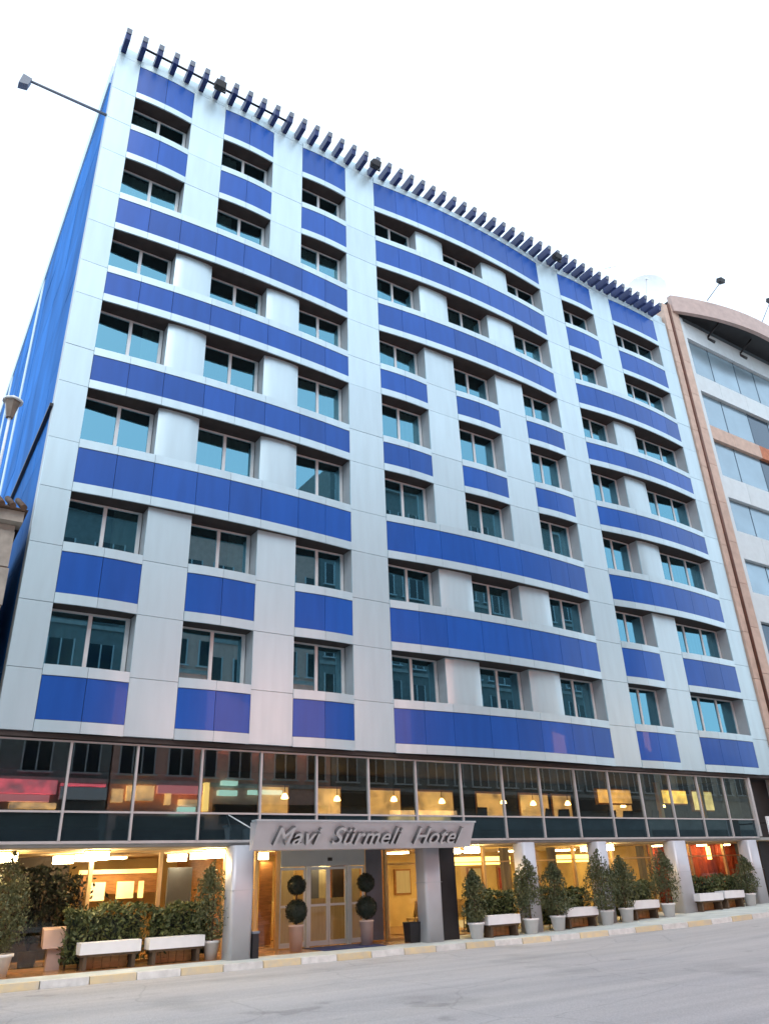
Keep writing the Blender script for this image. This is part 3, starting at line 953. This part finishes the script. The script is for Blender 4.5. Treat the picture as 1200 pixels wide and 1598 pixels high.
# ------------------------------------------------------------------ planting
def leaves(points, size, m, name, parent, stuff=True, up=0.0):
    vs, fs = [], []
    for p in points:
        s = size * random.uniform(.6, 1.35)
        a = Vector((random.gauss(0, 1), random.gauss(0, 1), random.gauss(0, 1) + up)).normalized()
        b = a.orthogonal().normalized()
        b = (b * math.cos(r_a := random.uniform(0, 6.28)) + a.cross(b) * math.sin(r_a))
        c = a.cross(b)
        P = Vector(p)
        k = len(vs)
        vs += [P - a * s, P + b * s * .42 + c * s * .1, P + a * s, P - b * s * .42 + c * s * .1]
        fs += [(k, k + 1, k + 2), (k, k + 2, k + 3)]
    me = bpy.data.meshes.new(name)
    base = Vector(parent['_w'])
    me.from_pydata([tuple(v - base) for v in vs], [], fs)
    me.materials.append(m)
    ob = bpy.data.objects.new(name, me)
    col.objects.link(ob)
    ob.parent = parent
    ob['_w'] = list(base)
    if stuff: ob['kind'] = 'stuff'
    return ob

def hedge(x0, x1, y0, y1, h, label, n=2600, z0=None):
    zb = gz((x0 + x1) / 2) if z0 is None else z0
    e = empty('hedge', ((x0 + x1) / 2, (y0 + y1) / 2, zb), label, 'hedge', 'clipped hedges along the pavement')
    pts = []
    for _ in range(n):
        x = random.uniform(x0, x1); y = random.uniform(y0, y1); z = random.uniform(.12, 1)
        bump = .05 * math.sin(x * 7.1) + .05 * math.sin(x * 3.3 + 1) + random.gauss(0, .03)
        face = random.random()
        if face < .5: y = y0 + random.gauss(.02, .05)
        elif face < .75: z = 1 + random.gauss(0, .03)
        pts.append((x, y + bump, zb + z * (h + bump * .8)))
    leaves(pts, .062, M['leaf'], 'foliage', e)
    b = MB()
    k = int((x1 - x0) / .3)
    for i in range(k):
        x = x0 + .15 + i * .3
        b.tube((x, (y0 + y1) / 2, zb - .01), (x + random.uniform(-.08, .08), (y0 + y1) / 2, zb + h * .85), .025, .012, n=6)
    b.build('stem', M['bark'], e)
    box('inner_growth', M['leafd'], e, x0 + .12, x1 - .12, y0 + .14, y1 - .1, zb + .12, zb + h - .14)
    return e

def potplant(x, y, h, r, label, pot_r=.24, pot_h=.42, potm='pot', n=1700, cols='leafc', cat='tree', group='potted conifers by the shopfront', lean=0):
    zb = gz(x)
    e = empty('potted_tree', (x, y, zb), label, cat, group)
    MB().lathe(x, y, [(pot_r * .72, zb), (pot_r * .94, zb + pot_h * .86), (pot_r * 1.06, zb + pot_h * .87), (pot_r * 1.06, zb + pot_h), (pot_r * .88, zb + pot_h), (pot_r * .86, zb + pot_h - .04)], 20).build('pot', M[potm], e)
    MB().tube((x, y, zb + pot_h - .05), (x + lean, y, zb + h * .9), .035, .012, n=7).build('trunk', M['bark'], e)
    pts = []
    lumps = [(random.uniform(0, 6.28), random.uniform(.04, .9), random.uniform(.7, 1.45)) for _ in range(22)]
    for _ in range(n):
        t, zz, k = random.choice(lumps)
        z = min(1, max(0.02, zz + random.gauss(0, .09)))
        prof = (1 - z ** 2.2) ** .8 * (.45 + min(1, z * 5) * .55) + .05
        rr = r * prof * k * math.sqrt(random.random())
        a = t + random.gauss(0, .75)
        pts.append((x + lean * z + rr * math.cos(a), y + rr * math.sin(a), zb + pot_h + .02 + z * (h - pot_h)))
    leaves(pts, .045, M[cols], 'crown', e, up=1.0)
    return e

hedge(4.55, 6.45, 21.0, 21.5, 1.22, 'dense dark hedge behind the first two white-topped benches, nearer the menu stand')
hedge(6.55, 8.15, 21.0, 21.5, 1.20, 'dense dark hedge behind the two left benches, next to the silver column')
hedge(16.0, 17.9, 20.35, 20.85, 1.12, 'hedge behind the bench right of the black panel', 2200)
hedge(18.9, 21.0, 20.35, 20.85, 1.08, 'hedge behind the bench under the bright yellow cove light', 2200)
hedge(22.2, 24.2, 20.35, 20.85, 1.10, 'hedge behind the bench left of the broad silver column', 2200)
hedge(26.25, 29.6, 20.35, 20.9, 1.0, 'long hedge under the window with the red curtains', 3000)
potplant(3.2, 20.9, 2.55, .42, 'large conifer in a white pot at the left edge of the pavement', .30, .45, n=2400)
potplant(8.05, 20.75, 2.25, .5, 'bushy conifer in a white pot between the hedge and the silver column', .2, .42, n=2400)
for x, y, h, r, lb in ((15.85, 19.95, 2.0, .36, 'thin conifer in a white pot beside the black panel'),
                       (17.85, 19.8, 2.35, .46, 'dark conifer in a white pot left of the third silver column'),
                       (18.98, 19.8, 2.1, .46, 'conifer in a white pot just right of the third silver column'),
                       (21.1, 19.75, 2.45, .52, 'tall conifer in a white pot covering the fourth silver column'),
                       (22.05, 19.75, 2.2, .52, 'conifer in a white pot just right of the fourth silver column'),
                       (24.1, 19.7, 2.35, .55, 'conifer in a white pot left of the broad silver column'),
                       (29.0, 19.85, 1.9, .46, 'conifer in a white pot beside the last silver column')):
    potplant(x, y, h * .9, r, lb, .24, .42, n=2600)
# indoor greenery behind the left bay
def bushy(x, y, h, r, label):
    zb = -1.61
    e = empty('house_plant', (x, y, zb), label, 'plant', 'leafy plants behind the glass')
    MB().lathe(x, y, [(.18, zb), (.22, zb + .35), (.2, zb + .36)], 14).build('pot', M['bark'], e)
    b = MB()
    for i in range(5):
        a = i * 1.3
        b.tube((x, y, zb + .3), (x + .5 * r * math.cos(a), y + .5 * r * math.sin(a), zb + h * .75), .02, .01, n=5)
    b.build('stem', M['bark'], e)
    pts = [(x + random.gauss(0, r * .5), y + random.gauss(0, r * .45), zb + random.uniform(.25, 1) * h) for _ in range(900)]
    leaves(pts, .085, M['leafd'], 'foliage', e)
bushy(4.05, 22.3, 2.2, .55, 'dark leafy plant behind the glass above the menu stand, left one')
bushy(4.75, 22.5, 2.0, .55, 'dark leafy plant behind the glass above the menu stand, right one')

def topiary(x, y, label):
    zb = gz(x)
    e = empty('topiary_tree', (x, y, zb), label, 'topiary', 'double-ball topiaries at the entrance')
    MB().lathe(x, y, [(.16, zb), (.19, zb + .58), (.205, zb + .585), (.205, zb + .63), (.17, zb + .63)], 20).build('pot', M['potpink'], e)
    MB().tube((x, y, zb + .6), (x, y, zb + 1.75), .022, n=8).build('trunk', M['bark'], e)
    for z, r in ((.95, .30), (1.58, .25)):
        core = MB()
        prof = [(max(.01, r * .9 * math.sin(math.pi * i / 10)), zb + z - r * .9 * math.cos(math.pi * i / 10)) for i in range(11)]
        core.lathe(x, y, prof, 16)
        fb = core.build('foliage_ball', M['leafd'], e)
        pts = []
        for _ in range(900):
            d = Vector((random.gauss(0, 1), random.gauss(0, 1), random.gauss(0, 1))).normalized() * r * random.uniform(.88, 1.02)
            pts.append((x + d.x, y + d.y, zb + z + d.z))
        leaves(pts, .03, M['leafd'], 'leaf_coat', fb)
topiary(10.47, 20.9, 'double-ball topiary in a pink pot left of the entrance doors')
topiary(12.68, 20.9, 'double-ball topiary in a pink pot right of the entrance doors')

# ------------------------------------------------------------------ benches and small things on the pavement
def bench(x0, x1, y0, label):
    zb = gz((x0 + x1) / 2)
    e = empty('bench', ((x0 + x1) / 2, y0 + .2, zb), label, 'bench', 'white-topped benches along the hotel front')
    MB().box(x0, x1, y0, y0 + .42, zb + .33, zb + .57).build('seat', M['white'], e)
    box('seat_edge', M['bark'], e, x0 + .03, x1 - .03, y0 + .03, y0 + .40, zb + .28, zb + .328)
    for a in (x0 + .10, x1 - .18):
        box('leg', M['bark'], e, a, a + .08, y0 + .04, y0 + .38, zb - .005, zb + .28)
    n = 5
    for i in range(n):
        a = x0 + .2 + (x1 - x0 - .4) * i / n
        c = x0 + .2 + (x1 - x0 - .4) * (i + 1) / n
        box('glow_colour_board', M['wood'], e, a + .006, c - .006, y0 + .33, y0 + .36, zb + .02, zb + .278)  # orange boards added in place of the warm-lit floor seen beneath the seat
    return e
bench(4.84, 6.22, 20.5, 'white-topped bench with glow-coloured boards beneath nearest the menu stand')
bench(6.42, 7.78, 20.5, 'white-topped bench with glow-coloured boards beneath next to the silver column, second from the left')
bench(16.15, 17.4, 19.75, 'white-topped bench between pots, first one right of the black panel')
bench(19.35, 20.75, 19.75, 'white-topped bench between the third and fourth silver columns')
bench(22.45, 23.75, 19.75, 'white-topped bench between the fourth and the broad silver column')
bench(25.95, 27.3, 19.75, 'white-topped bench under the red curtain window, next to the broad silver column')
bench(27.42, 28.6, 19.75, 'white-topped bench under the red curtain window, last one before the dark passage')

LC = empty('menu_stand', (4.5, 21.6, -1.64), 'brown boxy menu stand on a short leg left of the hedge', 'menu stand')
MB().hexa([(4.2, 21.4, -1.18), (4.78, 21.4, -1.18), (4.78, 21.65, -1.12), (4.2, 21.65, -1.12), (4.2, 21.5, -.80), (4.78, 21.5, -.80), (4.78, 21.75, -.74), (4.2, 21.75, -.74)]).build('board', M['potpink'], LC)
MB().box(4.34, 4.64, 21.5, 21.7, -1.64, -1.16).build('pedestal', M['potpink'], LC)
BX = empty('litter_bin', (8.9, 20.1, -1.64), 'slim black bin beside the first silver column', 'bin')
box('body', M['dark'], BX, 8.83, 8.99, 19.98, 20.14, -1.64, -1.10)
box('lid', M['fincap'], BX, 8.82, 9.0, 19.97, 20.15, -1.10, -1.05)
PB = empty('planter_box', (14.02, 20.5, -1.64), 'dark square planter box left of the column by the black panel', 'planter')
MB().lathe(13.98, 20.55, [(.22, -1.64), (.26, -1.16), (.27, -1.12), (.22, -1.12)], 4, sq=True).build('box', M['dark'], PB)
box('soil', M['soil'], PB, 13.84, 14.12, 20.41, 20.69, -1.15, -1.118)
dm = box('doormat', M['mat_blue'], None, 11.0, 12.95, 20.3, 21.55, gz(12) + .004, gz(12) + .02, loc=(12, 20.9, gz(12)))
tag(dm, 'dark blue mat in front of the entrance doors', 'doormat')

# ------------------------------------------------------------------ dining chairs and tables behind glass
def chair(loc, m1_, label, group):
    e = empty('dining_chair', loc, label, 'chair', group)
    x, y, z = loc
    box('seat', m1_, e, x - .22, x + .22, y - .22, y + .22, z + .42, z + .49)
    MB().hexa([(x - .22, y - .22, z + .52), (x + .22, y - .22, z + .52), (x + .22, y - .17, z + .52), (x - .22, y - .17, z + .52),
               (x - .19, y - .30, z + .98), (x + .19, y - .30, z + .98), (x + .19, y - .26, z + .98), (x - .19, y - .26, z + .98)]).build('backrest', m1_, e)
    for a in (-.19, .19):
        for c in (-.19, .19):
            MB().tube((x + a, y + c, z), (x + a, y + c, z + .42), .02, n=6).build('leg', M['bark'], e)
    for a in (-.19, .19):
        MB().tube((x + a, y - .2, z + .44), (x + a, y - .22, z + .6), .018, n=6).build('back_post', M['bark'], e)
    return e
def table(loc, label, group):
    e = empty('dining_table', loc, label, 'table', group)
    x, y, z = loc
    MB().lathe(x, y, [(.38, z + .70), (.4, z + .71), (.4, z + .74), (.38, z + .75)], 24).build('tabletop', M['wood'], e)
    MB().tube((x, y, z + .03), (x, y, z + .70), .04).build('pedestal', M['dark'], e)
    MB().lathe(x, y, [(.24, z), (.22, z + .03)], 16).build('foot', M['dark'], e)
    return e
ch = chair((15.55, 22.6, -1.615), M['goldwall'], 'gold dining chair behind the glass by the entrance, left of its table', 'gold chairs by the entrance')
table((16.2, 22.9, -1.615), 'round wooden table behind the glass between two gold chairs', 'lobby tables')
copy_tree(ch, (16.75, 22.5, -1.615), 'gold dining chair behind the glass by the entrance, right of its table')
spots = ((17.6, 22.6), (19.6, 22.7), (21.9, 22.7), (23.6, 22.6), (25.2, 22.8))
names = ('behind the first right-hand shop window', 'behind the window left of the third silver column', 'in the window between third and fourth columns', 'behind the window right of the fourth silver column', 'behind the window next to the broad silver column')
for (x, y), nm in zip(spots, names):
    table((x, y, -1.615), 'round wooden table ' + nm, 'lobby tables')
    for sx, wd_ in ((-.62, 'left'), (.62, 'right')):
        copy_tree(ch, (x + sx, y + random.uniform(-.2, .2), -1.615), 'gold dining chair %s of the table %s' % (wd_, nm), rz=random.uniform(-.5, .5))
mc = None
for i, x in enumerate((17.0, 18.2, 19.8, 20.9, 22.0, 23.3, 24.3, 25.4, 27.0)):
    if mc is None:
        mc = chair((x, 20.9, 1.03), M['soffit'], 'dark dining chair behind the upper glass band, right above the end of the canopy', 'dark chairs behind the upper glass band')
    else:
        copy_tree(mc, (x, 20.9 + random.uniform(-.1, .25), 1.03), 'dark dining chair behind the upper glass band, ' + ['right above the end of the canopy', 'first one right of the canopy', 'above the third silver column', 'between the third and fourth silver columns', 'above the fourth silver column', 'left of the orange glow', 'in front of the orange glow', 'in front of the amber glow', 'under the straw glow'][i], rz=random.uniform(-.6, .6))

# ------------------------------------------------------------------ buildings across the street (mirrored in the glass)
def opp(name, x0, x1, top, m, label, floors, shop, z_first=3.4):
    e = empty(name, ((x0 + x1) / 2, -6, -1.6), label, 'building', 'buildings across the street')
    box('wall', m, e, x0, x1, -18, -6.0, -1.7, top)
    box('cornice', M['concrete'], e, x0 - .1, x1 + .1, -6.0, -5.7, top - .5, top)
    n = max(2, int((x1 - x0) / 2.3))
    fh = (top - 1.2 - 5.8) / floors
    wm = None
    for j in range(floors):
        for i in range(n):
            cx = x0 + (x1 - x0) * (i + .5) / n
            z = 6.0 + j * fh
            if wm is None:
                b = MB().box(-.7, .7, 0, .06, 0, 1.6, 0).box(-.78, -.7, -.02, .09, -.05, 1.65, 1).box(.7, .78, -.02, .09, -.05, 1.65, 1).box(-.04, .04, .06, .09, 0, 1.6, 1).box(-.9, .9, -.02, .2, -.13, -.052, 1)
                ob = b.build('window', [M['oppw'], M['alu']], e, loc=(0, 0, 0))
                ob.location = Vector((cx, -6.0, z)) - Vector(e['_w'])
                wm = ob.data
            else:
                ob = bpy.data.objects.new('window', wm); col.objects.link(ob); ob.parent = e
                ob.location = Vector((cx, -6.0, z)) - Vector(e['_w'])
        box('floor_band', M['concrete'], e, x0, x1, -6.0, -5.9, 6.0 + j * fh - .6, 6.0 + j * fh - .35)
    box('shop_window', M['oppw'], e, x0 + .3, x1 - .3, -6.0, -5.92, -1.4, 3.0)
    for a, c, z0, z1, mm in shop:
        box('shop_sign', M[mm], e, a, c, -5.9, -5.55, z0, z1)
    return e
opp('opposite_house', -22, -2, 20.0, M['opp3'], 'beige house mirrored in the hotel glass, outermost towards the low stone house', 4, [(-14, -8, 3.2, 4.0, 'signo')])
opp('opposite_shop_house', -2, 11.5, 22.6, M['opp1'], 'grey house with a red shop sign mirrored in the glass band', 5,
    [(3.0, 8.6, 4.75, 5.45, 'signr'), (5.0, 8.3, 4.35, 4.7, 'signr2'), (6.4, 8.7, 4.0, 4.3, 'signo'), (8.8, 11.4, 4.5, 5.15, 'white'), (8.8, 11.3, 5.2, 5.32, 'signr'), (2, 11, 3.1, 3.9, 'leafd')])
opp('opposite_salmon_house', 11.6, 25.4, 23.0, M['opp2'], 'salmon house with orange shop lights mirrored in the glass band', 5,
    [(11.7, 12.3, 4.4, 5.1, 'signo'), (12.5, 13.5, 4.5, 5.3, 'signo'), (13.7, 17.2, 4.9, 5.35, 'signr2'), (14.2, 14.5, 4.3, 4.9, 'signo'), (15.0, 16.2, 4.3, 4.6, 'signo'), (17.3, 17.6, 4.0, 5.6, 'lampy'),
     (15.0, 16.0, 3.85, 4.2, 'signg'), (18.4, 19.4, 5.5, 5.75, 'signg'), (18.2, 19.4, 4.9, 5.2, 'signg'), (20.2, 21.6, 5.0, 5.25, 'signg'), (12, 17, 3.0, 3.7, 'leafd'), (18, 25, 3.3, 4.4, 'dark'), (15.2, 25.2, 7.9, 10.9, 'billboard')])
opp('opposite_tower', 25.5, 56, 30.0, M['opp1'], 'grey tower mirrored in the dark lower windows', 8, [(30, 35, 3.4, 4.2, 'signo'), (26, 55, 4.4, 5.2, 'dark'), (49.2, 52.0, 8.8, 10.6, 'billboard2')])
opp('opposite_low_house', 56.2, 100, 9.5, M['opp3'], 'low beige house mirrored in the far windows', 1, [])

for ob in col.objects:
    if '_w' in ob: del ob['_w']
